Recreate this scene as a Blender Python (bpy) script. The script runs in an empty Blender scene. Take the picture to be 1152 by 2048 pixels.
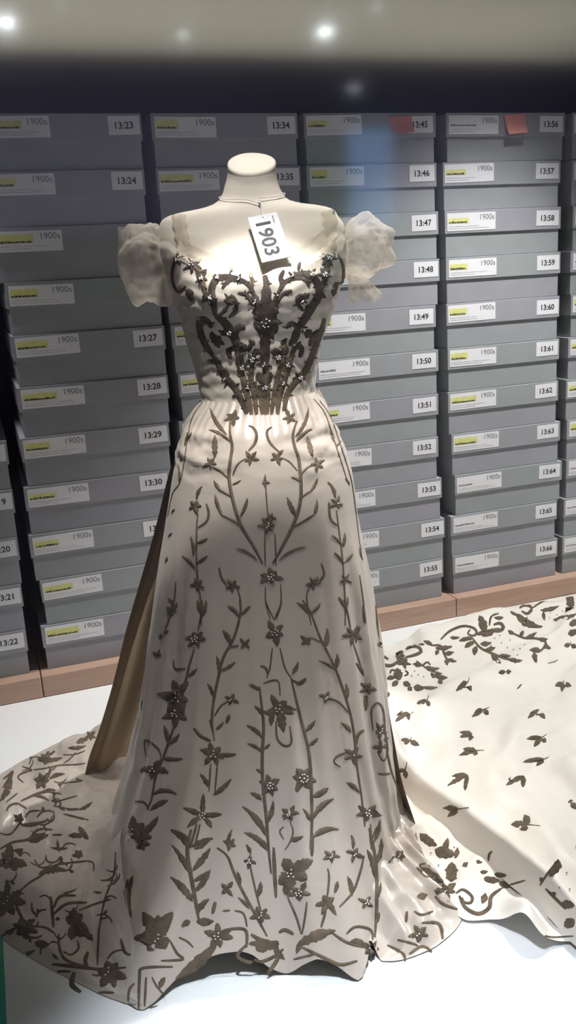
import bpy, bmesh, math, random
from mathutils import Vector, Matrix, noise
from mathutils.bvhtree import BVHTree

# ------------------------------------------------------------------ camera
SC = bpy.context.scene
COL = SC.collection
F_PX, PW, PH = 1774.3, 1152, 2048
YAW, PITCH, ROLL = 0.31807582, 0.26200398, -0.05913181
CAM = Vector((-0.29282, -2.46738, 1.12663))
_cy, _sy, _cp, _sp = math.cos(YAW), math.sin(YAW), math.cos(PITCH), math.sin(PITCH)
FWD = Vector((_sy * _cp, _cy * _cp, -_sp))
_r0 = Vector((_cy, -_sy, 0)); _u0 = _r0.cross(FWD)
RGT = math.cos(ROLL) * _r0 + math.sin(ROLL) * _u0
UPV = -math.sin(ROLL) * _r0 + math.cos(ROLL) * _u0
cd = bpy.data.cameras.new('camera'); cam = bpy.data.objects.new('camera', cd); COL.objects.link(cam)
cd.sensor_fit = 'VERTICAL'; cd.sensor_height = 36; cd.sensor_width = 36 * PW / PH; cd.lens = F_PX / PH * 36
cd.clip_start = 0.02
m = Matrix.Identity(4)
for i in range(3):
    m[i][0], m[i][1], m[i][2], m[i][3] = RGT[i], UPV[i], -FWD[i], CAM[i]
cam.matrix_world = m
SC.camera = cam

# ------------------------------------------------------------------ world, exposure, big lights
W_ = bpy.data.worlds.new('world'); SC.world = W_; W_.use_nodes = True
bg = W_.node_tree.nodes['Background']; bg.inputs[0].default_value = (0.35, 0.4, 0.6, 1); bg.inputs[1].default_value = 0.02
SC.view_settings.view_transform = 'Standard'; SC.view_settings.look = 'None'
SC.view_settings.exposure = 0.0; SC.view_settings.gamma = 1.0; SC.view_settings.use_curve_mapping = False

def light(name, kind, loc, target, power, color=(1, 1, 1), **kw):
    d = bpy.data.lights.new(name, kind); d.energy = power; d.color = color
    for k, v in kw.items(): setattr(d, k, v)
    o = bpy.data.objects.new(name, d); COL.objects.link(o); o.location = loc
    o.rotation_euler = (Vector(target) - Vector(loc)).to_track_quat('-Z', 'Y').to_euler()
    return o
D2R = math.pi / 180
light('spot_above', 'SPOT', (.10, -1.19, 2.40), (.165, -1.0, 1.05), 105, (1, .95, .90), spot_size=30*D2R, spot_blend=.6, shadow_soft_size=.07)
light('spot_bodice', 'SPOT', (-.03, -1.62, 2.30), (.150, -1.02, .985), 175, (1, .96, .92), spot_size=12*D2R, spot_blend=.4, shadow_soft_size=.015).scale = (1.75, 1, 1)   # shutters make the beam wide and low
light('spot_train', 'SPOT', (1.45, -.55, 2.40), (.95, -.75, 0), 320, (1, .97, .94), spot_size=72*D2R, spot_blend=.5, shadow_soft_size=.05)
light('spot_floor', 'SPOT', (.08, -1.66, 2.40), (.08, -1.66, 0), 350, (.84, .91, 1), spot_size=29*D2R, spot_blend=.6, shadow_soft_size=.06)
light('spot_side', 'SPOT', (-.62, -.12, 2.40), (-.36, -.18, 0), 95, (1, .95, .93), spot_size=38*D2R, spot_blend=.8, shadow_soft_size=.06)
light('gallery_uplight', 'AREA', (.6, -8.2, 1.6), (.6, -8.2, 3), 420, (1, .95, .85), shape='RECTANGLE', size=10, size_y=2.2)
light('gallery_fill', 'AREA', (1.4, -5.0, 2.9), (.3, 0, .7), 7, (.9, .93, 1), shape='RECTANGLE', size=3, size_y=.8)  # unseen fill added to brighten the box stacks from the front

# ------------------------------------------------------------------ helpers
O_ = Vector((.19, -.9, 0)); FD = CAM - O_; FD.z = 0; FD.normalize(); SD = Vector((-FD.y, FD.x, 0))
def Wd(s, f, z): return O_ + SD * s + FD * f + Vector((0, 0, z))
def ray(px, py): return FWD + RGT * ((px - PW / 2) / F_PX) + UPV * ((PH / 2 - py) / F_PX)
def onz(px, py, z=0.0):
    d = ray(px, py); return CAM + d * ((z - CAM.z) / d.z)
def onf(px, py, f):
    d = ray(px, py); return CAM + d * ((f - (CAM - O_).dot(FD)) / d.dot(FD))
def sf(P):
    q = P - O_; return q.dot(SD), q.dot(FD), P.z
def lerp(a, b, t): return a + (b - a) * t
def sstep(t): t = max(0, min(1, t)); return t * t * (3 - 2 * t)
def interp(tab, z):
    """tab sorted by first column; smooth (Catmull) interpolation of the other columns"""
    n = len(tab)
    if z <= tab[0][0]: return tab[0][1:]
    if z >= tab[-1][0]: return tab[-1][1:]
    for i in range(n - 1):
        if tab[i][0] <= z <= tab[i + 1][0]: break
    a, b = tab[i], tab[i + 1]; p = tab[max(0, i - 1)]; q = tab[min(n - 1, i + 2)]
    h = b[0] - a[0]; t = (z - a[0]) / h
    out = []
    for k in range(1, len(a)):
        m0 = (b[k] - p[k]) / (b[0] - p[0]) * h if b[0] != p[0] else 0
        m1 = (q[k] - a[k]) / (q[0] - a[0]) * h if q[0] != a[0] else 0
        out.append((2*t**3-3*t*t+1)*a[k] + (t**3-2*t*t+t)*m0 + (-2*t**3+3*t*t)*b[k] + (t**3-t*t)*m1)
    return out
def spline(pts, n):
    """Catmull-Rom through pts, n samples evenly by length"""
    P = [Vector(p) for p in pts]
    dense = []
    for i in range(len(P) - 1):
        p0, p1, p2, p3 = P[max(0, i - 1)], P[i], P[i + 1], P[min(len(P) - 1, i + 2)]
        for k in range(12):
            t = k / 12
            dense.append(.5 * ((2 * p1) + (p2 - p0) * t + (2*p0 - 5*p1 + 4*p2 - p3) * t*t + (3*p1 - p0 - 3*p2 + p3) * t**3))
    dense.append(P[-1].copy())
    L = [0]
    for a, b in zip(dense, dense[1:]): L.append(L[-1] + (b - a).length)
    out = []; j = 0
    for k in range(n):
        d = L[-1] * k / (n - 1)
        while j < len(L) - 2 and L[j + 1] < d: j += 1
        s = L[j + 1] - L[j]; out.append(dense[j].lerp(dense[j + 1], (d - L[j]) / s if s > 1e-9 else 0))
    return out

def mesh_obj(name, verts, faces, mat, parent=None, smooth=True, loc=None):
    me = bpy.data.meshes.new(name); me.from_pydata([tuple(v) for v in verts], [], faces)
    if smooth: me.polygons.foreach_set('use_smooth', [True] * len(me.polygons))
    me.update(); 
    if mat: me.materials.append(mat)
    return link(name, me, parent, loc)
def link(name, me, parent=None, loc=None):
    o = bpy.data.objects.new(name, me); COL.objects.link(o)
    if parent: o.parent = parent
    if loc is not None: o.location = loc
    return o
def empty(name, label, cat, loc=(0, 0, 0), group=None):
    o = bpy.data.objects.new(name, None); COL.objects.link(o); o.location = loc
    o.empty_display_size = .05
    o['label'] = label; o['category'] = cat
    if group: o['group'] = group
    return o
def tag(o, label, cat, group=None):
    o['label'] = label; o['category'] = cat
    if group: o['group'] = group
def bm_obj(name, bm, mat, parent=None, smooth=False, loc=None):
    bm.normal_update()
    me = bpy.data.meshes.new(name); bm.to_mesh(me); bm.free()
    if smooth: me.polygons.foreach_set('use_smooth', [True] * len(me.polygons))
    if mat: me.materials.append(mat)
    return link(name, me, parent, loc)
def box_bm(x0, x1, y0, y1, z0, z1, bev=0.0, bm=None):
    b = bmesh.new()
    g = bmesh.ops.create_cube(b, size=1)
    for v in b.verts:
        v.co = Vector((lerp(x0, x1, v.co.x + .5), lerp(y0, y1, v.co.y + .5), lerp(z0, z1, v.co.z + .5)))
    if bev: bmesh.ops.bevel(b, geom=list(b.edges), offset=bev, segments=2, affect='EDGES', profile=.5)
    if bm is None: return b
    me = bpy.data.meshes.new('t'); b.to_mesh(me); b.free(); bm.from_mesh(me); bpy.data.meshes.remove(me)
    return bm
def grid_faces(nu, nv, closed=False):
    """verts index = v*nu+u"""
    f = []
    for v in range(nv - 1):
        for u in range(nu if closed else nu - 1):
            a = v * nu + u; b = v * nu + (u + 1) % nu
            f.append((a, b, b + nu, a + nu))
    return f

# ------------------------------------------------------------------ materials
def mat(name, color, rough=.6, metal=0.0, var=0.0, vscale=8.0, bump=0.0, bscale=40.0, sheen=0.0, spec=.5, objvar=None, stretch=None, coat=0.0):
    m = bpy.data.materials.new(name); m.use_nodes = True
    nt = m.node_tree; p = nt.nodes['Principled BSDF']
    p.inputs['Base Color'].default_value = (*color, 1); p.inputs['Roughness'].default_value = rough
    p.inputs['Metallic'].default_value = metal; p.inputs['Specular IOR Level'].default_value = spec
    if sheen: p.inputs['Sheen Weight'].default_value = sheen
    if coat: p.inputs['Coat Weight'].default_value = coat
    tc = nt.nodes.new('ShaderNodeTexCoord'); src = tc.outputs['Object']
    if stretch:
        mp = nt.nodes.new('ShaderNodeMapping'); mp.inputs['Scale'].default_value = stretch
        nt.links.new(src, mp.inputs['Vector']); src = mp.outputs['Vector']
    col = None
    if var:
        n = nt.nodes.new('ShaderNodeTexNoise'); n.inputs['Scale'].default_value = vscale; n.inputs['Detail'].default_value = 4
        nt.links.new(src, n.inputs['Vector'])
        r = nt.nodes.new('ShaderNodeMapRange'); r.inputs['From Min'].default_value = .3; r.inputs['From Max'].default_value = .7
        r.inputs['To Min'].default_value = 1 - var; r.inputs['To Max'].default_value = 1 + var
        nt.links.new(n.outputs['Fac'], r.inputs['Value'])
        mx = nt.nodes.new('ShaderNodeVectorMath'); mx.operation = 'SCALE'; mx.inputs[0].default_value = color
        nt.links.new(r.outputs['Result'], mx.inputs['Scale']); col = mx.outputs['Vector']
    if objvar:
        oi = nt.nodes.new('ShaderNodeObjectInfo'); rp = nt.nodes.new('ShaderNodeValToRGB')
        rp.color_ramp.elements[0].color = (*objvar[0], 1); rp.color_ramp.elements[1].color = (*objvar[1], 1)
        nt.links.new(oi.outputs['Random'], rp.inputs['Fac'])
        if col:
            mm = nt.nodes.new('ShaderNodeVectorMath'); mm.operation = 'MULTIPLY'
            nt.links.new(col, mm.inputs[0]); nt.links.new(rp.outputs['Color'], mm.inputs[1]); col = mm.outputs['Vector']
        else: col = rp.outputs['Color']
    if col: nt.links.new(col, p.inputs['Base Color'])
    if bump:
        n = nt.nodes.new('ShaderNodeTexNoise'); n.inputs['Scale'].default_value = bscale; n.inputs['Detail'].default_value = 3
        nt.links.new(src, n.inputs['Vector'])
        b = nt.nodes.new('ShaderNodeBump'); b.inputs['Strength'].default_value = bump; b.inputs['Distance'].default_value = .01
        nt.links.new(n.outputs['Fac'], b.inputs['Height']); nt.links.new(b.outputs['Normal'], p.inputs['Normal'])
    return m
def sheer(name, color, alpha, trans=.4):
    """thin gauzy cloth: part of the light goes straight through, the rest scatters on both sides"""
    m = bpy.data.materials.new(name); m.use_nodes = True; nt = m.node_tree; nt.nodes.clear()
    out = nt.nodes.new('ShaderNodeOutputMaterial'); tr = nt.nodes.new('ShaderNodeBsdfTransparent')
    df = nt.nodes.new('ShaderNodeBsdfDiffuse'); tl = nt.nodes.new('ShaderNodeBsdfTranslucent')
    for n in (df, tl): n.inputs['Color'].default_value = (*color, 1)
    a = nt.nodes.new('ShaderNodeMixShader'); a.inputs[0].default_value = trans
    b = nt.nodes.new('ShaderNodeMixShader')
    lw = nt.nodes.new('ShaderNodeLayerWeight'); lw.inputs['Blend'].default_value = .35
    mr = nt.nodes.new('ShaderNodeMapRange'); mr.inputs['To Min'].default_value = alpha; mr.inputs['To Max'].default_value = min(1, alpha + .4)
    nt.links.new(lw.outputs['Facing'], mr.inputs['Value']); nt.links.new(mr.outputs['Result'], b.inputs[0])
    nt.links.new(df.outputs[0], a.inputs[1]); nt.links.new(tl.outputs[0], a.inputs[2])
    nt.links.new(tr.outputs[0], b.inputs[1]); nt.links.new(a.outputs[0], b.inputs[2]); nt.links.new(b.outputs[0], out.inputs[0])
    return m
def emit(name, color, s):
    m = bpy.data.materials.new(name); m.use_nodes = True; nt = m.node_tree; nt.nodes.clear()
    o = nt.nodes.new('ShaderNodeOutputMaterial'); e = nt.nodes.new('ShaderNodeEmission')
    e.inputs[0].default_value = (*color, 1); e.inputs[1].default_value = s; nt.links.new(e.outputs[0], o.inputs[0]); return m
def glass(name, refl, rough):
    m = bpy.data.materials.new(name); m.use_nodes = True; nt = m.node_tree; nt.nodes.clear()
    o = nt.nodes.new('ShaderNodeOutputMaterial'); t = nt.nodes.new('ShaderNodeBsdfTransparent'); g = nt.nodes.new('ShaderNodeBsdfGlossy')
    g.inputs['Roughness'].default_value = rough; x = nt.nodes.new('ShaderNodeMixShader'); x.inputs[0].default_value = refl
    t.inputs[0].default_value = (.99, 1, .995, 1)
    nt.links.new(t.outputs[0], x.inputs[1]); nt.links.new(g.outputs[0], x.inputs[2]); nt.links.new(x.outputs[0], o.inputs[0]); return m

M = dict(
    navy=mat('navy_paint', (.012, .012, .045), .8),
    floor=mat('white_platform', (.80, .81, .82), .45, var=.02, vscale=3),
    wood=mat('pinkish_wood', (.44, .29, .22), .6, var=.1, vscale=14, stretch=(.5, 6, 6)),
    box=mat('archive_board', (1, 1, 1), .8, var=.06, vscale=9, bump=.05, bscale=300, objvar=((.305, .30, .345), (.285, .315, .32))),
    card=mat('white_card', (.74, .74, .78), .7),
    ink=mat('black_ink', (.02, .02, .025), .7),
    grey_ink=mat('grey_ink', (.17, .17, .19), .7),
    faint_ink=mat('faint_ink', (.42, .42, .44), .7),
    yellow=mat('yellow_highlighter', (.64, .65, .24), .7, var=.15, vscale=60),
    pink=mat('salmon_note_paper', (.75, .30, .27), .7),
    linen=mat('cream_linen', (.65, .59, .515), .75, var=.03, vscale=20, bump=.04, bscale=500),
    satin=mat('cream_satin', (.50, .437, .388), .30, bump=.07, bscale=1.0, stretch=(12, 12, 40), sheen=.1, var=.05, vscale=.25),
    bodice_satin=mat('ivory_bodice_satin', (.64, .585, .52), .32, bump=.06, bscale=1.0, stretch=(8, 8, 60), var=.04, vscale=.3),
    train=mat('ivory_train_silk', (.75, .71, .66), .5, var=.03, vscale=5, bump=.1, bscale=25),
    lining=mat('shaded_lining', (.46, .35, .24), .6, var=.06, vscale=6, bump=.05, bscale=30),  # browner base: the shade behind the skirt is put into the colour
    thread=mat('bronze_thread', (.125, .092, .060), .5, metal=.2, bump=.5, bscale=700, var=.35, vscale=70),
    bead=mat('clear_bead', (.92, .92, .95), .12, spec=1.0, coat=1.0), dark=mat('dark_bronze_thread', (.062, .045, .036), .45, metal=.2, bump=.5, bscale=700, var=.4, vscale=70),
    organza=sheer('cream_organza', (.78, .71, .62), .36, .45),
    tulle=sheer('cream_tulle', (.78, .72, .62), .35, .3),
    glass=glass('showcase_glass', .11, .07),
    green=mat('green_glass_edge', (.06, .42, .31), .25),
    olive=mat('olive_grey_ceiling', (.52, .51, .45), .9),
    lamp=emit('lamp_glow', (.9, .95, 1), 60), lamp_dim=emit('lamp_glow_dim', (.9, .95, 1), 14),
    screen=emit('blue_screen', (.14, .27, .52), 2.3), screen2=emit('green_screen', (.10, .30, .22), .35),
)

# ------------------------------------------------------------------ setting
def struct(o): o['kind'] = 'structure'; return o
struct(bm_obj('floor', box_bm(-.40, 3.0, -1.70, .70, -.12, 0), M['floor']))
struct(bm_obj('floor_left', box_bm(-2.2, -.4002, -.75, .70, -.12, 0), M['floor']))
struct(bm_obj('trim_1', box_bm(-.44, -.4002, -1.70, -.7502, -.12, .001, .0005), M['green']))
struct(bm_obj('wall_back', box_bm(-2.4, 3.4, .72, .80, -.12, 2.5), M['navy']))
struct(bm_obj('ceiling', box_bm(-2.4, 3.4, -1.72, .72, 2.45, 2.5), M['navy']))
PANE_Y = -1.75
struct(bm_obj('light_baffle', box_bm(-2.4, 3.4, -1.744, -1.70, 1.98, 2.4499), M['navy']))  # unseen header, added to keep the gallery fill off the top boxes
struct(bm_obj('window_1', box_bm(-2.4, 3.4, PANE_Y - .005, PANE_Y + .005, -.12, 2.5), M['glass']))
LZ, LY = .065, -.038
ledge = bpy.data.objects.new('trim_2', None); COL.objects.link(ledge); ledge['kind'] = 'structure'
for x0 in (-1.5865, -.2575, 1.0715, 2.4005):
    bm_obj('ledge_plank', box_bm(x0 + .0012, min(x0 + 1.3278, 3.0), LY, .71, .001, LZ, .003), M['wood'], ledge)

# ------------------------------------------------------------------ archive boxes
BW, BP, BD = .40608, .135, .56
COLX = [-.67736, -.22395, .20873, .63299, 1.07232, 1.5105]
JIT = {(0,6):.0101,(0,7):.0081,(0,8):.0033,(0,9):-.0049,(0,10):-.01,(1,0):-.0001,(1,1):-.0048,(1,2):-.0016,(1,3):.0115,(1,4):.0113,(1,5):.0078,(1,6):-.002,(1,7):-.0103,(1,8):-.0148,(1,9):-.0012,(1,10):-.0153,(2,0):-.0016,(2,1):-.0003,(2,4):.0019,(2,5):.0103,(2,6):.0014,(3,0):-.0008,(3,1):-.0005,(3,2):.0036,(3,3):.005,(3,4):-.0092,(3,5):-.0024,(3,6):-.0044,(3,7):-.0064,(3,8):.0039,(3,9):.0128,(3,10):.006,(4,0):-.0004,(4,1):-.0127,(4,2):-.0082,(4,3):-.0059,(4,4):-.0061,(4,5):-.0034,(4,6):-.0037,(4,7):.0074,(4,8):.018,(4,9):.0019,(4,10):.0078}
def shared(bm, m):
    bm.normal_update(); me = bpy.data.meshes.new('shared'); bm.to_mesh(me); bm.free(); me.materials.append(m); return me
body_bm = box_bm(-BW/2 + .0045, BW/2 - .0045, .0045, BD, .0, BP - .004, .0015)
me_body = shared(body_bm, M['box'])
lb = bmesh.new()   # lid: a shallow shell open underneath
def lid_shell():
    x, y0, y1, t, z0, z1 = BW/2, 0, BD + .004, .0028, BP - .066, BP - .0006
    box_bm(-x, x, y0, y1, z1 - t, z1, .0012, lb)
    box_bm(-x, x, y0, y0 + t, z0, z1 - t/2, .0008, lb); box_bm(-x, x, y1 - t, y1, z0, z1 - t/2, .0008, lb)
    box_bm(-x, -x + t, y0 + .001, y1 - .001, z0, z1 - t/2, .0008, lb); box_bm(x - t, x, y0 + .001, y1 - .001, z0, z1 - t/2, .0008, lb)
lid_shell(); me_lid = shared(lb, M['box'])
me_desc = shared(box_bm(0, .165, -.0008, -.0001, 0, .051), M['card'])
me_num = shared(box_bm(0, .081, -.0008, -.0001, 0, .045), M['card'])

def text_mesh(jobs):
    """jobs: {key: (string, size, bold)} -> {key: mesh} standing in the XZ plane, facing -Y"""
    objs = {}
    for k, (s, size, bold) in jobs.items():
        c = bpy.data.curves.new('print', 'FONT'); c.body = s; c.size = size; c.offset = bold; c.resolution_u = 3
        o = bpy.data.objects.new('print', c); COL.objects.link(o); objs[k] = o
    dg = bpy.context.evaluated_depsgraph_get(); dg.update()
    res = {}
    for k, o in objs.items():
        me = bpy.data.meshes.new_from_object(o.evaluated_get(dg))
        for v in me.vertices: v.co = Vector((v.co.x, 0, v.co.y))
        res[k] = me; c = o.data; bpy.data.objects.remove(o); bpy.data.curves.remove(c)
    return res
def mesh_bounds(me):
    xs = [v.co.x for v in me.vertices]; zs = [v.co.z for v in me.vertices]
    return min(xs), max(xs), min(zs), max(zs)
jobs = {n: ('13:%02d' % n, .0235, .0005) for n in range(12, 78)}
jobs['year'] = ('1900s', .0225, 0.0)
TX = text_mesh(jobs)
for k, me in TX.items():
    me.materials.append(M['grey_ink'] if k == 'year' else M['ink'])
    x0, x1, z0, z1 = mesh_bounds(me)
    for v in me.vertices: v.co.x -= (x1 if k == 'year' else (x0 + x1) / 2)

random.seed(11)
ORD = ['topmost', 'second from the top', 'third from the top', 'fourth from the top', 'fifth from the top', 'sixth from the top',
       'seventh from the top', 'eighth from the top', 'ninth from the top', 'third from the bottom', 'bottom']
ORD = ['topmost', 'second from top', 'third from top', 'fourth from top', 'fifth from top', 'middle one', 'fifth from bottom', 'fourth from bottom',
       'third from bottom', 'second from bottom', 'bottom one']
STK = ['in stack cut off at far left', 'in first stack left of the gown', 'in stack behind the mannequin', 'in stack right of the gown',
       'in second stack right of gown', 'in stack cut off at right edge']
def dashes(x0, x1, z, h, seed, y):
    """a line of unreadably small print: short dark dashes"""
    r = random.Random(seed); vs, fs = [], []; x = x0
    while x < x1:
        w = r.uniform(.002, .0075); w = min(w, x1 - x); hh = h * r.uniform(.7, 1.2); zz = z + r.uniform(-.0003, .0003); i = len(vs)
        vs += [(x, y, zz), (x + w, y, zz), (x + w, y, zz + hh), (x, y, zz + hh)]; fs.append((i, i+1, i+2, i+3)); x += w + r.uniform(.0005, .0016)
    return vs, fs
YEL = {1: .75, 2: .8, 3: .35, 4: .55, 0: .6, 5: .5}
for c in range(6):
    for r in range(11):
        if c == 0 and r < 5: continue
        n = 12 + 11 * c + r
        j = JIT.get((c, r), random.uniform(-.006, .006))
        rnd = random.Random(n * 7)
        if c == 0: lab = 'grey archive box numbered 13:%02d, %s %s' % (n, ORD[r], STK[c])
        else: lab = 'grey archive box numbered 13:%02d, %s %s' % (n, ORD[r], STK[c])
        if c == 5: lab = 'grey lidded archive box, %s %s' % (ORD[r], STK[c])
        b = empty('archive_box', lab, 'box', (COLX[c] + BW/2 + j, 0, LZ + (10 - r) * BP), 'numbered archive boxes stacked along the back')
        b.rotation_euler.z = 0
        link('box_body', me_body, b); link('lid', me_lid, b)
        dc = link('description_label', me_desc, b, (-BW/2 + .006 + rnd.uniform(0, .004), 0, BP - .0605 + rnd.uniform(0, .004)))
        dc.rotation_euler.y = rnd.uniform(-.015, .015)
        o = link('printed_year', TX['year'], dc, (.160, -.0011, .030))
        xw = rnd.uniform(.055, .095) if c != 3 else rnd.uniform(.045, .06)
        yel = rnd.random() < YEL[c] or c in (1, 2) or n in (59, 60, 61, 62)
        if yel: bm_obj('highlighter_mark', box_bm(.004, xw + .006, -.00105, -.0009, .021, .036 + rnd.uniform(0, .008)), M['yellow'], dc)
        vs, fs = dashes(.006, xw, .022, .0045, n, -.0012)
        mesh_obj('printed_title', vs, fs, M['ink'] if yel else M['grey_ink'], dc, False)
        vs, fs = dashes(.005, rnd.uniform(.1, .15), .012, .0018, n + 500, -.0011)
        v2, f2 = dashes(.005, rnd.uniform(.08, .15), .006, .0018, n + 900, -.0011); k = len(vs)
        mesh_obj('printed_lines', vs + v2, fs + [tuple(i + k for i in q) for q in f2], M['faint_ink'], dc, False)
        nc = link('number_label', me_num, b, (BW/2 - .087 + rnd.uniform(-.004, .002), 0, BP - .055 + rnd.uniform(0, .004)))
        nc.rotation_euler.y = rnd.uniform(-.02, .02)
        link('printed_number', TX[n], nc, (.0405, -.0011, .0145))

def note(name, px, label, lean):
    vs, fs = [], []
    (xa, ya), (xb, yb), (xc, yc), (xd, yd) = px
    def onw(x, y, Y): d = ray(x, y); return CAM + d * ((Y - CAM.y) / d.y)
    tl, tr, br, bl = onw(xa, ya, -.0015), onw(xb, yb, -.0015), onw(xc, yc, -.0015), onw(xd, yd, -.0015)
    for i in range(7):
        t = i / 6; y = -.0015 - .012 * t * t
        for P, Q in ((tl, bl), (tr, br)):
            p = P.lerp(Q, t); p.y = y; vs.append(p)
    n = len(vs); vs += [v + Vector((0, -.0004, 0)) for v in vs]
    fs = grid_faces(2, 7) + [tuple(i + n for i in reversed(q)) for q in grid_faces(2, 7)]
    o = mesh_obj('sticky_note', vs, fs, M['pink']); tag(o, label, 'note', 'salmon sticky notes on the top boxes'); return o
note('sticky_note', ((775, 234), (823, 232), (826, 266), (786, 269)), 'slanted salmon sticky note beside number 13:45 on the stack right of the gown', 0)
note('sticky_note', ((1008, 230), (1050, 227), (1052, 266), (1014, 270)), 'square salmon sticky note on the top box of the second stack right of the gown', 0)

# ------------------------------------------------------------------ gallery behind the glass (seen only as reflection)
def mirror_hit(px, py, z=None, y=None):
    d = ray(px, py); P = CAM + d * ((PANE_Y - CAM.y) / d.y); d = Vector((d.x, -d.y, d.z))
    t = (z - P.z) / d.z if z is not None else (y - P.y) / d.y
    return P + d * t
GZ = 3.0
GY = mirror_hit(576, 112, z=GZ).y
struct(bm_obj('ceiling_gallery', box_bm(-6, 8, GY, PANE_Y - .2, GZ, GZ + .1), M['olive']))
struct(bm_obj('wall_gallery', box_bm(-6, 8, GY - .1, GY, -.5, GZ + .1), M['navy']))
struct(bm_obj('floor_gallery', box_bm(-6, 8, GY, PANE_Y - .1, -.6, -.5), M['navy']))
for k, (px, py, r, b) in enumerate([(12, 43, .055, 1), (650, 62, .055, 1), (122, 9, .025, 0), (366, 68, .05, 0), (755, 11, .035, 0)]):
    P = mirror_hit(px, py, z=GZ - .02)
    t = empty('downlight', 'gallery downlight reflected in the glass, ' + ['bright at upper left', 'bright above the gown', 'faint at top left', 'faint streak left of the bright one above the gown', 'faint at top right'][k], 'lamp', P, 'gallery downlights reflected in the glass')
    bm = bmesh.new(); bmesh.ops.create_cone(bm, cap_ends=True, segments=24, radius1=r, radius2=r, depth=.012)
    bm_obj('lens', bm, M['lamp'] if b else M['lamp_dim'], t)
    bm = bmesh.new(); bmesh.ops.create_cone(bm, cap_ends=False, segments=24, radius1=r * 1.25, radius2=r * 1.1, depth=.03)
    bm_obj('rim', bm, M['olive'], t, loc=(0, 0, .004))
P = mirror_hit(707, 177, y=GY + .3)
wl = empty('wall_lamp', 'small bright bar lamp reflected in the glass just above the boxes', 'lamp', P)
bm_obj('tube', box_bm(-.045, .045, 0, .02, -.004, .004, .002), M['lamp_dim'], wl)
bm_obj('bracket', box_bm(-.05, .05, -.02, -.0005, -.008, .008, .003), M['navy'], wl)
P = mirror_hit(745, 360, y=GY + .5)
scr = empty('wall_screen', 'blue glowing gallery screen seen as a pale blue reflection right of the mannequin', 'screen', P)
bm_obj('panel', box_bm(-.22, .20, -.02, .0, -.40, .42), M['screen'], scr)
bm_obj('side_panel', box_bm(-.62, -.25, -.02, .0, -.8, .35), M['screen2'], scr)
bm_obj('casing', box_bm(-.64, .22, -.06, -.021, -.82, .44, .004), M['navy'], scr)




# ------------------------------------------------------------------ dress form (mannequin)
def fbm(x, y, z, o=3): return noise.fractal(Vector((x, y, z)), 1.0, 2.0, o)
MAN = [(.80,.110,.095,.080,.075),(.90,.104,.088,.085,.075),(.966,.114,.094,.090,.075),(1.012,.124,.106,.104,.08),(1.057,.132,.126,.118,.085),(1.10,.140,.140,.126,.088),
       (1.14,.150,.152,.116,.09),(1.165,.162,.160,.100,.09),(1.188,.169,.161,.088,.085),(1.205,.168,.160,.078,.08),(1.220,.164,.150,.071,.074),(1.231,.156,.142,.066,.068),(1.238,.136,.122,.062,.063),
       (1.244,.092,.088,.058,.058),(1.250,.068,.067,.054,.054),(1.261,.053,.056,.050,.050),(1.28,.045,.048,.047,.047),(1.30,.038,.046,.046,.046),(1.316,.037,.046,.045,.045)]
def ring_pt(tab, z, th, tilt=0.0, e=2.0):
    sl, sr, ff, fb = interp(tab, z)
    s = math.sin(th); c = math.cos(th)
    a = sr if s > 0 else sl; b = ff if c > 0 else fb
    k = (abs(s) ** e + abs(c) ** e) ** (-1 / e)
    return (a * s * k, b * c * k, z)
form = empty('dress_form', 'cream headless dress form with flat slanted neck cap, wearing the embroidered gown', 'mannequin', O_)
vs = []; NU = 96; zs = [.80, .85, .9, .93, .966, 1.0, 1.03, 1.057, 1.08, 1.1, 1.12, 1.14, 1.155, 1.168, 1.18, 1.19, 1.2, 1.208, 1.214, 1.22, 1.2245, 1.229, 1.2325, 1.236, 1.2395, 1.243, 1.246, 1.25, 1.255, 1.261, 1.27, 1.28, 1.29, 1.302, 1.312]
for z in zs:
    for u in range(NU):
        th = -math.pi + 2 * math.pi * u / NU
        s, f, zz = ring_pt(MAN, z, th)
        bust = .012 * math.exp(-((abs(s) - .065) / .035) ** 2) * math.exp(-((z - 1.10) / .045) ** 2) if f > 0 else 0
        w = sstep((z - 1.262) / .05)                       # the cut of the neck slants towards the front
        zz = zz - f * .48 * w
        zz += .012 * sstep((abs(s) - .08) / .06) * math.exp(-((z - 1.232) / .012) ** 2) * 0
        vs.append(SD * s + FD * (f + bust) + Vector((0, 0, zz)))
fs = grid_faces(NU, len(zs), True)
torso = mesh_obj("torso", vs, fs, M['linen'], form)
top = vs[-NU:]; ctr = sum(top, Vector()) / NU
cv, cf = [], []
for k, (sc, dz) in enumerate([(1.0, -.004), (1.015, 0), (1.0, .003), (.93, .0045), (.5, .005), (0.02, .005)]):
    for v in top:
        q = ctr + (v - ctr) * sc; cv.append(q + Vector((0, 0, dz)))
mesh_obj('neck_cap', cv, grid_faces(NU, 6, True), M['linen'], form)
# stand under the skirt
bm = bmesh.new(); bmesh.ops.create_cone(bm, cap_ends=True, segments=24, radius1=.014, radius2=.014, depth=.80)
bmesh.ops.translate(bm, verts=bm.verts, vec=(0, 0, .405)); bm_obj('stand_pole', bm, M['navy'], form)
bm = bmesh.new(); bmesh.ops.create_cone(bm, cap_ends=True, segments=32, radius1=.13, radius2=.12, depth=.012)
bmesh.ops.translate(bm, verts=bm.verts, vec=(0, 0, .006)); bm_obj('stand_base', bm, M['navy'], form)

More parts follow.
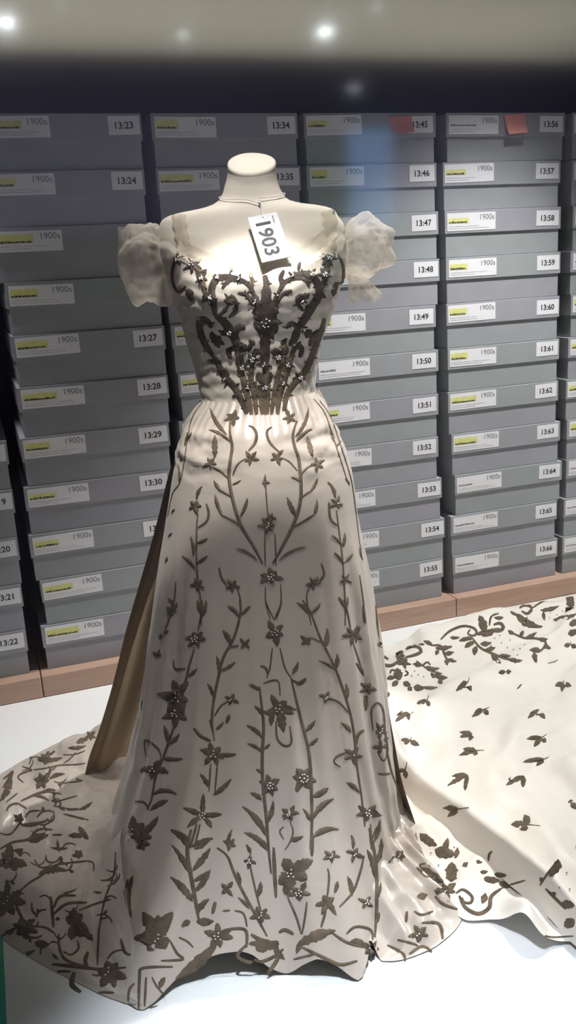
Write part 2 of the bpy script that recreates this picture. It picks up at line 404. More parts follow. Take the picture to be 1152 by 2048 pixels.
# ------------------------------------------------------------------ the gown
gown = empty('evening_gown', 'cream satin ball gown embroidered with bronze flowers, puffed sleeves and long trailing train', 'gown', O_)
OV = O_.copy()
def cloth(name, world_verts, faces, m, smooth=True, thick=0.0):
    o = mesh_obj(name, [v - OV for v in world_verts], faces, m, gown, smooth)
    if thick:
        md = o.modifiers.new('thickness', 'SOLIDIFY'); md.thickness = thick; md.offset = -1
    return o
# --- skirt
SK = [(.0,.375,.235,.41,.36),(.09,.35,.228,.375,.33),(.2,.315,.215,.335,.30),(.31,.284,.206,.297,.27),(.44,.257,.194,.246,.24),(.575,.229,.178,.211,.21),(.67,.206,.165,.195,.19),(.765,.183,.156,.183,.17),
      (.83,.166,.138,.168,.15),(.87,.150,.122,.145,.13),(.898,.127,.110,.116,.11),(.918,.112,.100,.098,.092)]
hem_px = [(215,1700,.004),(205,1800,.004),(208,1880,.012),(240,1985,.012),(290,2021,.002),(352,1962,.022),(400,1942,.040),(450,1931,.048),(500,1930,.040),(545,1945,.014),(575,1950,.003),(605,1938,.022),(640,1932,.038),(682,1946,.024),(720,1965,.003),(741,1935,.014),(747,1900,.014),(765,1870,.01),(790,1800,.01),(800,1720,.01)]
hem = []
for px, py, z in hem_px:
    s, f, zz = sf(onz(px, py, z)); hem.append((math.atan2(s, f), s, f, zz))
hem += [(math.atan2(s, f), s, f, .004) for s, f in ((.2, -.12), (.1, -.3), (-.1, -.34), (-.28, -.25), (-.38, -.1))]
hem.sort()
hem = [(hem[-1][0] - 2 * math.pi,) + hem[-1][1:]] + hem + [(hem[0][0] + 2 * math.pi,) + hem[0][1:]]
def skirt_pt(th, v):
    # v 0 at waist .. 1 at hem
    hs, hf, hz = interp(hem, th)
    zt = .918; z = lerp(zt, hz, v)
    s, f, _ = ring_pt(SK, z, th)
    s0, f0, _ = ring_pt(SK, 0, th)
    w = max(0, (.42 - z) / .42) ** 2.2
    s += (hs - s0) * w; f += (hf - f0) * w
    r = math.hypot(s, f); a = abs(th)
    side = .35 + .65 * sstep((a - .45) / .7)
    low = sstep((.80 - z) / .6)
    d = side * low * (.0055 * math.sin(11 * th + 1.2 + .8 * math.sin(3 * z)) + .004 * math.sin(19 * th + 2.5 * z) + .0035 * math.sin(29 * th - 3 * z))
    d += .0035 * low * fbm(th * 7, z * 1.5, 3.1) + .0026 * low * sstep((a - .5) / .5) * fbm(th * 15, z * 20, 6)
    hip = math.exp(-((z - .845) / .05) ** 2)                        # pulled creases over the hips
    d += hip * (.0048 * fbm(th * 2.2, z * 42, 9.0) * (.5 + sstep((a - .15) / .5)))
    gath = math.exp(-((z - .895) / .03) ** 2); d += gath * .0018 * math.sin(46 * th)
    s += s / r * d; f += f / r * d
    if z > .0: z += low * .0015 * fbm(th * 9, z * 20, 5)
    return Wd(s, f, max(z, .0015))
NU, NV = 300, 190
vs = [skirt_pt(-math.pi + 2 * math.pi * u / NU, v / (NV - 1)) for v in range(NV) for u in range(NU)]
skirt = cloth('skirt', vs, [tuple(reversed(q)) for q in grid_faces(NU, NV, True)], M['satin'])

# --- bodice
BO = [(.875,.128,.112,.116,.10),(.898,.119,.104,.104,.09),(.92,.117,.096,.099,.085),(.966,.123,.102,.102,.085),(1.012,.133,.114,.116,.09),(1.057,.141,.135,.131,.095),(1.10,.152,.150,.140,.1),(1.14,.162,.163,.131,.1),(1.165,.171,.166,.115,.1),(1.20,.176,.168,.096,.095)]
NECK = [(-3.2,1.16),(-1.6,1.172),(-1.25,1.192),(-1.0,1.190),(-.8,1.168),(-.5,1.148),(-.25,1.139),(-.06,1.126),(.0,1.124),(.06,1.126),(.25,1.139),(.5,1.148),(.8,1.166),(1.0,1.186),(1.25,1.188),(1.6,1.168),(3.2,1.16)]
def bodice_pt(th, v):
    zt = interp(NECK, th)[0]; zb = .893 - .014 * math.exp(-(th / .5) ** 2)
    z = lerp(zt, zb, v)
    s, f, _ = ring_pt(BO, z, th)
    r = math.hypot(s, f)
    bust = .013 * math.exp(-((abs(s) - .065) / .036) ** 2) * math.exp(-((z - 1.095) / .045) ** 2) if f > 0 else 0
    d = .0013 * fbm(th * 2.0 + 4, z * 55 + .6 * abs(th) * 12, 2.0) + .0006 * math.sin(z * 260 + 5 * fbm(th * 2, z * 6, 1))
    d *= .4 + .6 * sstep((v - .02) * 8)
    if v < .04: d -= .003 * (1 - v / .04)
    s += s / r * d; f += f / r * d + bust
    return Wd(s, f, z)
NU, NV = 220, 120
vs = [bodice_pt(-math.pi + 2 * math.pi * u / NU, v / (NV - 1)) for v in range(NV) for u in range(NU)]
bodice = cloth('bodice', vs, [tuple(reversed(q)) for q in grid_faces(NU, NV, True)], M['bodice_satin'])

# --- gauzy edging above the neckline
def fichu_pt(th, v):
    zb = interp(NECK, th)[0] - .012; zt = zb + .034 + .012 * sstep((abs(th) - .3) / .6)
    z = lerp(zb, zt, v)
    s, f, _ = ring_pt(MAN if z > 1.14 else MAN, z, th)
    s2, f2, _ = ring_pt(BO, min(z, 1.17), th)
    k = 1 - sstep(v * 1.3)
    s = lerp(s, s2, k); f = lerp(f, f2, k); r = math.hypot(s, f)
    d = .0022 + .002 * fbm(th * 5, z * 70, 7)
    return Wd(s + s / r * d, f + f / r * d, z)
NU, NV = 140, 14
vs = [fichu_pt(-.84 + 1.68 * u / (NU - 1), v / (NV - 1)) for v in range(NV) for u in range(NU)]
cloth('tulle_edging', vs, grid_faces(NU, NV), M['tulle'])

# --- puffed sleeves
def puff(ctr, rad, seed, lobes):
    bm = bmesh.new(); bmesh.ops.create_icosphere(bm, subdivisions=5, radius=1)
    for v in bm.verts:
        p = v.co.copy(); n = p.normalized()
        q = n * 1.7 + Vector((seed, seed * .7, 0))
        d = .20 * noise.noise(q) + .13 * abs(noise.noise(q * 2.3 + Vector((3, 1, 2)))) + .03 * (1 - abs(noise.noise(q * 3.1)) * 2)
        d += .008 * noise.noise(q * 6)
        for L, amp, wd in lobes:
            d += amp * math.exp(-(math.acos(max(-1, min(1, n.dot(Vector(L).normalized())))) / wd) ** 2)
        v.co = n * (1 + d)
        v.co = Vector((v.co.x * rad[0], v.co.y * rad[1], v.co.z * rad[2]))
    w = [ctr + SD * v.co.x + FD * v.co.y + Vector((0, 0, v.co.z)) - OV for v in bm.verts]
    for v, p in zip(bm.verts, w): v.co = p
    return bm_obj('puffed_sleeve', bm, M['organza'], gown, True)
puff(onf(294, 522, -.01), (.047, .055, .062), 2.3, [((-.55, .1, -1), .30, .28), ((.5, .2, -1), .30, .35), ((-.5, .1, 1), .12, .3), ((.8, .2, -.6), .15, .5)])
puff(onf(728, 498, -.01), (.043, .055, .050), 7.1, [((1, .1, .42), .38, .30), ((1, .2, -.35), .34, .28), ((.1, .1, 1), .18, .4), ((-.6, .2, -.5), .2, .6)])
def ruffle_puff(ctr, seed):
    vs = []; nu, nv = 60, 22
    for v in range(nv):
        t = v / (nv - 1)
        for u in range(nu):
            a = 2 * math.pi * u / nu; r = (.006 + .022 * t ** .8) * (1 + .18 * math.sin(5 * a + seed) * t + .1 * math.sin(9 * a) * t)
            if t > .9: r *= 1 - (t - .9) * 2.5
            vs.append(ctr + SD * (r * math.cos(a) + .022 * t) + FD * r * .8 * math.sin(a) + Vector((0, 0, -.062 * t + .006 * math.sin(3 * a) * t)))
    return cloth('sleeve_ruffle', vs, grid_faces(nu, nv, True), M['organza'])
ruffle_puff(onf(704, 530, .0), 1.0)
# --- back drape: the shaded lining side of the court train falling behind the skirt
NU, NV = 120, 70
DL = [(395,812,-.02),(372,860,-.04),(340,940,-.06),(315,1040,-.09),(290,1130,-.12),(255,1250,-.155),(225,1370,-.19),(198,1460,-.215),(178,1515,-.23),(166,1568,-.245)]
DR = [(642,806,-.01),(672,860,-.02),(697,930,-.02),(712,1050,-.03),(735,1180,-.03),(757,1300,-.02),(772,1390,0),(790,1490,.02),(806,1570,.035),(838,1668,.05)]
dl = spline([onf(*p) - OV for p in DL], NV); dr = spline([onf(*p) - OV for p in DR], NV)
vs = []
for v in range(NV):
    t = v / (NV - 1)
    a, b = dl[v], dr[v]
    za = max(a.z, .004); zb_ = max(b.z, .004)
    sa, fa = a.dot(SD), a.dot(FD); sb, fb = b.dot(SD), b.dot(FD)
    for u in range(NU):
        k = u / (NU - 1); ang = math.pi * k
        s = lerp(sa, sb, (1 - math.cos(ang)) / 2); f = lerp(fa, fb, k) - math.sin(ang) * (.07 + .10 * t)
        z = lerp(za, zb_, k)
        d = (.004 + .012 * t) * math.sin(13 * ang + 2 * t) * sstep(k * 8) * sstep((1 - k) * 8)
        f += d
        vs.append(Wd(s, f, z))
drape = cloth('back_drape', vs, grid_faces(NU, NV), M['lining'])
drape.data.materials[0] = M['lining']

# --- skirt train lying on the platform at the left
def loft(inner, outer, nu, nv, height):
    A, B = spline(inner, nu), spline(outer, nu); vs = []
    for v in range(nv):
        t = v / (nv - 1)
        for u in range(nu):
            p = A[u].lerp(B[u], t); p.z = 0; p.z = max(.0015, height(p, u / (nu - 1), t)); vs.append(p)
    return vs
inner = [onz(*p) for p in [(300,1470),(262,1560),(262,1640),(262,1720),(255,1800),(262,1880),(275,1940),(287,2005)]]
outer = [onz(*p) for p in [(190,1462),(128,1482),(75,1508),(25,1535),(-14,1572),(-22,1690),(-10,1800),(-4,1868),(80,1928),(150,1964),(205,1992),(255,2010),(284,2020)]]
def h_left(p, u, t):
    edge = sstep((1 - t) * 6)
    q = fbm(p.x * 6 + 3, p.y * 5, 1.3)
    r = .012 + .011 * q + .007 * math.sin(p.x * 42 + p.y * 25 + 3 * q) + .005 * fbm(p.x * 26, p.y * 20, 4) + .003 * abs(fbm(p.x * 50, p.y * 44, 1))
    rise = .10 * (1 - t) ** 3.2 * sstep((u - .3) / .3) * sstep((1.02 - u) * 4) 
    return .0025 + edge * r + rise
train_left = cloth('trailing_hem', loft(inner, outer, 150, 90, h_left), grid_faces(150, 90), M['satin'])

# --- court train spread out on the platform at the right
t_in = [onz(*p) for p in [(700,1330),(735,1420),(760,1500),(775,1560),(812,1612),(870,1655),(932,1702),(1012,1772),(1090,1836),(1150,1900),(1230,1960)]]
t_out = [onz(*p) for p in [(735,1316),(800,1291),(862,1267),(930,1241),(1000,1216),(1080,1194),(1160,1181),(1260,1180),(1370,1240),(1450,1400),(1480,1700)]]
for p in t_out: p.y = min(p.y, LY - .012)
def h_right(p, u, t):
    edge_o = sstep((1 - t) * 8)
    q = fbm(p.x * 3.1 + 1, p.y * 3.3, 8.3)
    fold = math.sin((p.x * .55 - p.y * 1.0) * 26 + 4 * q) * .5 + .5
    r = .008 + .010 * (q + .4) + .020 * fold ** 2 * sstep((p.x - .40) / .4) + .004 * fbm(p.x * 14, p.y * 14, 2)
    ridge = .060 * math.exp(-((t - .028) / .022) ** 2) * sstep((u - .30) / .12) + .016 * math.exp(-((t - .16) / .05) ** 2) * sstep((u - .3) / .2)
    lip = sstep(t / .03) if u > .33 else 1
    return .004 + edge_o * r * (.2 + .8 * lip) + ridge * (.15 + .85 * lip)
train = cloth('court_train', loft(t_in, t_out, 220, 130, h_right), [tuple(reversed(q)) for q in grid_faces(220, 130)], M['train'])
# lower border of the court train, turned under the fold
b_in = [onz(*p) for p in [(800,1575),(872,1628),(935,1680),(1015,1750),(1095,1815),(1160,1890),(1230,1940)]]
b_out = [onz(*p) for p in [(800,1690),(850,1760),(895,1815),(930,1845),(985,1848),(1030,1872),(1078,1902),(1110,1893),(1160,1896),(1240,1960)]]
def h_bord(p, u, t):
    q = fbm(p.x * 8, p.y * 8, 5.5)
    r = .004 + (.010 * (q + .5) + .005 * math.sin(u * 30 + 3 * t + 3 * q)) * sstep((1 - t) * 5)
    arch = .052 * math.exp(-((u - .66) / .075) ** 2) * sstep((t - .35) / .5) + .02 * math.exp(-((u - .93) / .06) ** 2) * sstep((t - .4) / .4)
    return .002 + r + arch + .012 * math.exp(-((t - .5) / .15) ** 2) * math.exp(-((u - .2) / .2) ** 2)
border = cloth('train_border', loft(b_in, b_out, 160, 60, h_bord), [tuple(reversed(q)) for q in grid_faces(160, 60)], M['train'])
# gathered hem bunched between skirt and train
r_in = [onz(*p) for p in [(720,1890),(735,1840),(750,1780),(770,1720),(790,1680),(815,1665)]]
r_out = [onz(*p) for p in [(765,1925),(805,1922),(870,1896),(918,1852),(920,1812),(865,1745),(838,1700)]]
def h_ruf(p, u, t):
    q = fbm(p.x * 12, p.y * 12, 2.2)
    e = sstep((1 - t) * 4)
    rise = .075 * (1 - t) ** 1.6 * sstep(u * 5) * sstep((1.05 - u) * 4)
    return .003 + e * (.012 + .016 * (q + .3) + .013 * math.sin(u * 34 + 5 * t + 3 * q) * (.4 + t)) + rise
ruffle = cloth('gathered_hem', loft(r_in, r_out, 170, 60, h_ruf), [tuple(reversed(q)) for q in grid_faces(170, 60)], M['satin'])
# puffed side fold standing between skirt and gathered hem
f_in = [onf(*p) - OV for p in [(765,1560,.0),(776,1640,.06),(782,1700,.10),(786,1780,.16),(780,1840,.20)]]
f_out = [onf(*p) - OV for p in [(800,1562,-.02),(812,1650,.03),(826,1710,.07),(833,1770,.13),(822,1830,.17)]]
A, B = spline(f_in, 60), spline(f_out, 60); vs = []
for v in range(60):
    for u in range(30):
        k = u / 29; p = A[v].lerp(B[v], k) + FD * (.030 * math.sin(math.pi * k) + .006 * fbm(k * 3, v / 9, 1.0) + .004 * math.sin(v * .5 + 3 * k))
        p.z = max(p.z, .006); vs.append(p + OV)
side = cloth('side_fold', vs, grid_faces(30, 60), M['satin'])

# ------------------------------------------------------------------ embroidery: raised threadwork lying on the cloth
bpy.context.view_layer.update()
PARTS = [skirt, bodice, train_left, train, border, ruffle, side, drape, torso]
BV = []
for o in PARTS:
    mw = o.matrix_world; me = o.data
    BV.append(BVHTree.FromPolygons([mw @ v.co for v in me.vertices], [tuple(p.vertices) for p in me.polygons]))
def hit(px, py, only=None):
    d = ray(px, py).normalized(); best = None
    for i, b in enumerate(BV):
        if only is not None and i not in only: continue
        r = b.ray_cast(CAM, d)
        if r[0] is not None and (best is None or r[3] < best[3]): best = (r[0], r[1] if r[1].dot(d) < 0 else -r[1], i, r[3])
    return best
COUNT = {}
class Patch:
    """a small raised piece of embroidery: strips of points cast onto the cloth and lifted off it"""
    def __init__(s, only=None): s.v, s.f, s.only, s.part, s.last = [], [], only, None, None
    def pt(s, x, y, h):
        r = hit(x, y, s.only)
        d = ray(x, y).normalized()
        if r is not None and s.last is not None and abs(r[3] - s.last[3]) > .035: r = None
        if r is None:
            if s.last is None: return None
            p0, n0 = s.last[0], s.last[1]; den = d.dot(n0)
            if abs(den) < .12: return p0 + n0 * h
            t = (p0 - CAM).dot(n0) / den
            q = CAM + d * t
            if (q - p0).length > .03: q = p0 + (q - p0).normalized() * .03
            return q + n0 * h
        if s.part is None: s.part = r[2]
        s.last = r
        return r[0] + r[1] * h
    def strip(s, mid, hw, hs):
        """mid: centre pixels, hw: half widths, hs: ((across, lift) ...)"""
        n = len(hs); base = len(s.v); rows = 0
        for i, (x, y) in enumerate(mid):
            a = mid[max(0, i - 1)]; b = mid[min(len(mid) - 1, i + 1)]
            tx, ty = b[0] - a[0], b[1] - a[1]; L = math.hypot(tx, ty) or 1; nx, ny = -ty / L, tx / L
            row = [s.pt(x + nx * hw[i] * c, y + ny * hw[i] * c, h) for c, h in sorted(hs, key=lambda q: abs(q[0]))]
            if None in row: continue
            order = sorted(range(n), key=lambda k: sorted(hs, key=lambda q: abs(q[0]))[k][0])
            s.v += [row[k] for k in order]; rows += 1
        for r in range(rows - 1):
            for c in range(n - 1):
                a = base + r * n + c; s.f.append((a, a + n, a + n + 1, a + 1))
    def build(s, name, m='thread', stuff=False):
        if not s.f: return None
        par = PARTS[s.part]
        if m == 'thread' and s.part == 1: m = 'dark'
        pass; COUNT[(par.name, name)] = COUNT.get((par.name, name), 0) + 1
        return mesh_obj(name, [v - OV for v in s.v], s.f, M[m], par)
LEAF = ((-1, 0.0), (-.6, .0009), (0, .0014), (.6, .0009), (1, 0.0))
STEM = ((-1, .0001), (0, .0013), (1, .0001))
def bez(a, c, b, n): return [((1-t)**2*a[0]+2*t*(1-t)*c[0]+t*t*b[0], (1-t)**2*a[1]+2*t*(1-t)*c[1]+t*t*b[1]) for t in [i/(n-1) for i in range(n)]]
class Z:
    """tracing frame: offset and scale of the crop in which the pattern was measured"""
    def __init__(s, ox, oy, sc, only=None, fat=1.0, fl=1.0, barbs=False): s.barbs = barbs; s.ox, s.oy, s.sc, s.only, s.fat, s.fl = ox, oy, sc, only, fat, fl
    def p(s, q): return (s.ox + q[0] / s.sc, s.oy + q[1] / s.sc)
    def _leaf(s, P, x0, y0, x1, y1, w, bend):
        a, b = s.p((x0, y0)), s.p((x1, y1)); L = math.hypot(b[0]-a[0], b[1]-a[1])
        c = ((a[0]+b[0])/2 - (b[1]-a[1]) * bend, (a[1]+b[1])/2 + (b[0]-a[0]) * bend)
        n = max(5, min(16, int(L / 4) + 2)); mid = bez(a, c, b, n)
        rj = random.Random(int(x0 * 31 + y1 * 17)); hw = [max(.25, w / s.sc / 2 * rj.uniform(.72, 1.12) * math.sin(math.pi * (i / (n - 1)) ** .85 * .97 + .03) ** .75) for i in range(n)]
        w = w * s.fat
        P.strip(mid, hw, LEAF)
    def leaf(s, x0, y0, x1, y1, w=18, bend=.12, name='embroidered_leaf'):
        P = Patch(s.only); s._leaf(P, x0, y0, x1, y1, w, bend); return P.build(name)
    def leaves(s, rows):
        for r in rows: s.leaf(*r)
    def stem(s, pts, w=8, name='embroidered_stem'):
        q = [s.p(p) for p in pts]; L = sum(math.hypot(b[0]-a[0], b[1]-a[1]) for a, b in zip(q, q[1:]))
        n = max(4, min(120, int(L / 4) + 2)); mid = [(v.x, v.y) for v in spline([(x, y, 0) for x, y in q], n)]
        P = Patch(s.only); hw = [max(.3, w / s.sc / 2 * (1 - .45 * abs(2 * i / (n - 1) - 1) ** 3)) for i in range(n)]
        P.strip(mid, hw, STEM if w / s.sc < 7 else LEAF)
        if s.barbs and w / s.sc > 8:                                 # leafy edge of the heavy scrolls
            rr = random.Random(int(q[0][0] * 7 + q[0][1])); d = 0; sd_ = 1
            for i in range(1, n - 1):
                d += math.hypot(mid[i][0] - mid[i-1][0], mid[i][1] - mid[i-1][1])
                if d > 15:
                    d = rr.uniform(0, 5); sd_ = -sd_; tx, ty = mid[i+1][0] - mid[i-1][0], mid[i+1][1] - mid[i-1][1]; L = math.hypot(tx, ty) or 1; tx /= L; ty /= L
                    l = rr.uniform(8, 14) + hw[i] * .6; a = rr.uniform(.5, .9)
                    e = (mid[i][0] + l * (tx * (1 - a) - ty * a * sd_), mid[i][1] + l * (ty * (1 - a) + tx * a * sd_))
                    c = ((mid[i][0] + e[0]) / 2 + tx * 2, (mid[i][1] + e[1]) / 2 + ty * 2)
                    P.strip(bez(mid[i], c, e, 5), [rr.uniform(2.2, 3.6) * k for k in (.8, 1, .9, .6, .1)], LEAF)
        return P.build(name)
    def flower(s, x, y, r, n=5, rot=.3, beads=4, w=.5, tips=None):
        P = Patch(s.only); rr = random.Random(int(x * 13 + y * 7))
        if tips:
            for tx, ty in tips: s._leaf(P, x, y, tx, ty, r * w, rr.uniform(-.12, .12))
        else:
            for k in range(n):
                a = rot + 2 * math.pi * k / n; q = r * s.fl * rr.uniform(.65, 1.15); a += rr.uniform(-.22, .22)
                s._leaf(P, x, y, x + q * math.cos(a), y + q * math.sin(a) * .95, r * w, rr.uniform(-.1, .1))
        s._leaf(P, x - r * .25, y, x + r * .25, y, r * .5, 0)
        o = P.build('embroidered_flower')
        if beads: s.beads(x, y, beads, r * .22)
        return o
    def beads(s, x, y, n, spread, rad=.0015, m='bead'):
        bm = bmesh.new(); part = None
        for k in range(n):
            a = 2.4 * k; q = s.p((x + spread * math.cos(a) * (k > 0), y + spread * math.sin(a) * (k > 0))); h = hit(*q, s.only)
            if h is None: continue
            part = h[2] if part is None else part
            bmesh.ops.create_icosphere(bm, subdivisions=1, radius=rad, matrix=Matrix.Translation(h[0] + h[1] * .003 - OV))
        if part is None: bm.free(); return
        bm_obj('bead_cluster', bm, M[m], PARTS[part], True)
    def sprig(s, x, y, tips, stem=None, w=26):
        P = Patch(s.only)
        for t in tips: s._leaf(P, x, y, t[0], t[1], w, .06)
        if stem: 
            a, b = s.p((x, y)), s.p(stem); P.strip(bez(a, ((a[0]+b[0])/2+1, (a[1]+b[1])/2), b, 5), [1.6, 1.2, .9, .8, .6], STEM)
        return P.build('embroidered_sprig')

# ---- skirt, upper part
A = Z(280, 790, 2.304, (0, 2), .9, .9)
for pts, w in [
    ([(565,775),(520,690),(470,610),(440,530),(420,450),(410,370),(418,290),(425,240),(415,180),(415,125)], 17),
    ([(480,615),(430,580),(380,555)], 12), ([(420,468),(385,448),(365,430)], 9), ([(410,390),(370,350),(335,332)], 10), ([(428,370),(450,320),(490,292)], 9),
    ([(500,258),(530,222),(537,180),(520,150),(500,143)], 15),
    ([(612,775),(660,690),(700,610),(730,530),(742,450),(738,360),(730,290),(710,230),(705,180),(722,120)], 17),
    ([(705,610),(755,582),(800,552)], 12), ([(742,472),(785,442)], 9), ([(742,365),(775,332),(805,322)], 10), ([(725,350),(690,310),(650,288)], 9),
    ([(640,262),(600,222),(585,180),(592,158),(608,148)], 13),
    ([(590,560),(583,480),(576,365)], 7), ([(575,640),(577,790)], 8), ([(622,640),(627,790)], 8),
    ([(578,880),(580,960),(600,1035)], 7), ([(648,870),(648,960),(618,1035)], 7),
    ([(283,1060),(280,960),(270,880),(262,800),(260,700),(262,600),(268,545)], 10), ([(268,610),(305,585),(317,545),(305,500)], 13),
    ([(455,1060),(465,990),(460,930),(447,890)], 8), ([(400,872),(375,840),(365,795)], 12),
    ([(790,1060),(775,990),(768,920),(785,880)], 8), ([(825,862),(848,825),(835,775)], 12),
    ([(945,1060),(945,960),(940,860),(935,780),(925,690),(915,610),(905,530)], 9), ([(908,600),(878,570),(870,495)], 13),
    ([(292,28),(245,95),(222,180),(205,300),(185,400),(150,455),(128,560)], 6), ([(800,18),(850,80),(885,180),(915,270),(950,380),(965,415)], 7),
    ([(828,25),(880,105),(930,250),(965,360),(982,440),(1002,600),(1012,690)], 7),
    ([(165,860),(160,930),(150,1000)], 9), ([(1012,830),(1030,960),(1040,1050)], 8)]: A.stem(pts, w)
A.leaves([(540,760,445,706,17,.15),(380,556,346,458,22,-.1),(462,562,495,475,20,.1),(375,446,340,392,19,-.1),(425,412,465,392,15),(345,292,345,185,30,0),
    (415,215,318,160,22,.15),(402,185,323,58,22,-.15),(640,762,762,700,17,-.15),(800,553,814,480,19,.15),(718,560,678,470,24,-.05),(785,443,818,383,18,.1),(742,402,697,378,15),(795,285,770,190,28,0),
    (720,215,792,156,20,-.15),(715,192,775,58,22,.2),(562,405,598,403,16,0),(576,430,576,365,18,0),
    (262,482,287,420,18,-.2),(262,682,312,660,16),(255,800,196,740,19,.1),(262,772,310,740,17),(246,742,233,652,18),(283,1010,263,948,16,-.1),(287,1010,304,948,16,.1),
    (455,1022,408,972,16),(460,1015,508,970,17),(780,1015,722,955,17),(790,1005,830,958,17),(898,475,864,400,20,.25),(930,695,884,645,16),(934,700,942,635,18),(934,775,895,725,16),(940,770,980,730,17),
    (945,985,914,930,18),(947,985,956,930,16),(205,235,218,172,18),(215,205,238,172,12),(890,215,878,165,18),(905,235,925,210,14),(180,400,175,320,14),(145,540,160,525,14),(130,650,148,635,12),(118,770,125,745,16),(165,990,130,935,18),(150,995,172,955,18),
    (965,410,945,385,12),(1015,690,1025,760,14)])
for f in [(325,315,40,5,.4,0),(430,105,46,5,.1,0),(510,294,44,5,.3,0),(818,318,44,5,.6,0),(632,287,44,5,.2,0),(690,105,46,5,.5,0),(592,602,52,6,.0,3),(605,838,62,6,.3,6),(255,512,48,5,.1,0),(265,875,42,5,.5,0),
          (428,876,40,5,.2,0),(800,866,44,5,.3,0),(908,500,42,5,.1,1),(945,852,36,5,.4,0),(148,990,24,4,.4,0)]: A.flower(*f)
A.flower(600, 560, 30, tips=[(570,575),(630,575),(585,545),(612,545)], beads=0)
# ---- skirt, middle
B = Z(220, 1200, 1.986, (0, 2, 5, 7, 8), .85, .9)
for pts, w in [
    ([(650,75),(628,30),(618,0)], 6), ([(660,75),(677,30),(682,0)], 6), ([(645,190),(635,270),(622,310)], 7), ([(675,190),(695,270),(722,312)], 7), ([(597,262),(618,270),(626,295)], 10),
    ([(640,1085),(630,990),(622,880),(610,760),(605,680),(605,600),(610,500),(600,400),(594,345)], 14), ([(610,330),(665,320),(676,380)], 7), ([(725,318),(750,330),(778,312)], 12),
    ([(660,480),(664,550),(695,580),(720,566),(714,500)], 10),
    ([(720,312),(740,400),(765,500),(785,580),(795,650),(800,760),(802,880),(796,990)], 14),
    ([(715,880),(727,920),(715,962),(695,992)], 7), ([(690,900),(674,920),(690,950)], 7),
    ([(515,0),(517,60),(492,150),(450,230),(430,310),(412,400),(405,480),(415,560)], 12), ([(478,186),(512,180)], 7), ([(415,462),(440,422),(472,400)], 8), ([(402,560),(360,540),(333,508)], 14),
    ([(400,650),(393,760)], 8), ([(427,650),(417,760)], 8), ([(345,890),(318,985)], 11), ([(358,890),(335,985)], 9),
    ([(367,0),(362,60),(350,120)], 9), ([(335,195),(315,260),(300,320),(275,370)], 10), ([(300,272),(258,272),(252,238)], 9), ([(262,480),(235,560),(210,630),(182,700),(165,790),(148,830)], 11),
    ([(200,640),(195,595),(140,555),(143,620)], 7), ([(155,830),(135,803),(100,800)], 9),
    ([(765,0),(800,60),(835,150),(880,240),(910,310),(940,400),(960,480),(972,560),(977,620),(985,690),(1000,790),(1012,900)], 11), ([(800,150),(838,168)], 8), ([(945,445),(912,408),(878,392)], 8), ([(975,582),(985,535),(1008,518)], 15),
    ([(940,605),(900,622),(890,645),(915,662)], 8), ([(1035,890),(1038,990)], 9), ([(1040,950),(1060,900)], 8),
    ([(930,0),(945,60),(955,110)], 8), ([(965,170),(985,230),(1005,295)], 9), ([(1020,380),(1018,432)], 10),
    ([(1045,520),(1038,440),(1062,408),(1085,440),(1092,520),(1102,600),(1085,640),(1062,600)], 10),
    ([(1055,20),(1064,120),(1068,220),(1072,285)], 9), ([(1100,600),(1118,680),(1140,740)], 9), ([(250,0),(240,60),(215,130)], 8), ([(130,400),(128,440)], 14), ([(1005,20),(1010,90)], 10)]: B.stem(pts, w)
B.leaves([(722,295,748,243,17,.15),(740,338,780,313,17),(597,362,553,336,17),(700,420,742,436,18),(610,462,573,420,18),(650,465,600,440,18),(605,548,543,498,20,.15),(605,606,546,570,18,.15),(612,592,636,570,14),(770,522,816,477,20,.15),(785,580,826,548,18),
    (625,945,526,820,27,.15),(630,1000,533,924,27,.2),(625,885,648,798,22),(805,870,888,789,28,-.2),(805,945,908,910,28,-.25),(797,880,765,828,20),(805,782,866,746,32),(603,795,558,765,22),(605,690,580,672,16),(715,955,768,938,22),
    (515,65,468,24,20),(520,58,552,24,18),(478,172,448,120,24,.1),(430,285,424,222,17),(440,280,498,246,18),(410,385,388,332,18),(460,490,474,453,18),(420,515,452,484,16),(407,525,395,475,16),(430,612,502,612,22),(392,745,358,690,22,.1),(410,775,482,710,24,.1),
    (318,965,243,911,22,.15),(335,990,404,942,22),(365,65,348,0,20),(367,65,382,0,18),(310,302,346,272,18),(228,565,213,498,20),(238,572,276,530,20),(212,628,290,630,22,.12),(168,775,265,772,20,-.35),(160,835,232,795,26,-.1),(118,935,192,860,32),(110,960,160,970,28),
    (210,140,195,145,20),(212,130,232,122,16),(800,50,743,12,18),(802,46,832,16,17),(850,195,862,112,24,.15),(892,275,828,240,18),(897,275,902,213,20),(940,395,936,332,20),(957,525,916,486,20),(990,765,938,724,22),(1048,960,1072,870,22),(1040,990,1030,930,20),
    (1008,302,976,250,20),(1015,440,1010,380,22),(1060,690,1118,688,14),(1085,560,1105,545,20),(1075,40,1085,70,18),(1068,165,1080,190,20),(975,170,980,100,16)])
for f in [(655,128,58,5,.3,6),(675,432,70,5,.25,5),(638,737,55,6,.4,8),(768,708,72,6,.1,9),(715,850,40,5,.0,3),(535,176,34,4,.75,0),(483,394,34,4,.4,2),(412,612,58,6,.2,4),(340,155,52,6,.2,6),(265,388,80,6,.1,4),(262,452,56,5,.5,5),
          (172,668,62,5,.4,4),(92,930,88,7,.2,3),(245,42,30,5,.1,0),(190,215,26,4,.3,0),(780,162,38,4,.75,0),(860,386,38,4,.3,2),(965,616,44,5,.2,1),(1025,848,54,5,.3,5),(965,136,46,5,.4,0),(1025,352,40,5,.2,0),(1075,520,40,5,.3,3),(1075,585,38,4,.1,0)]: B.flower(*f)
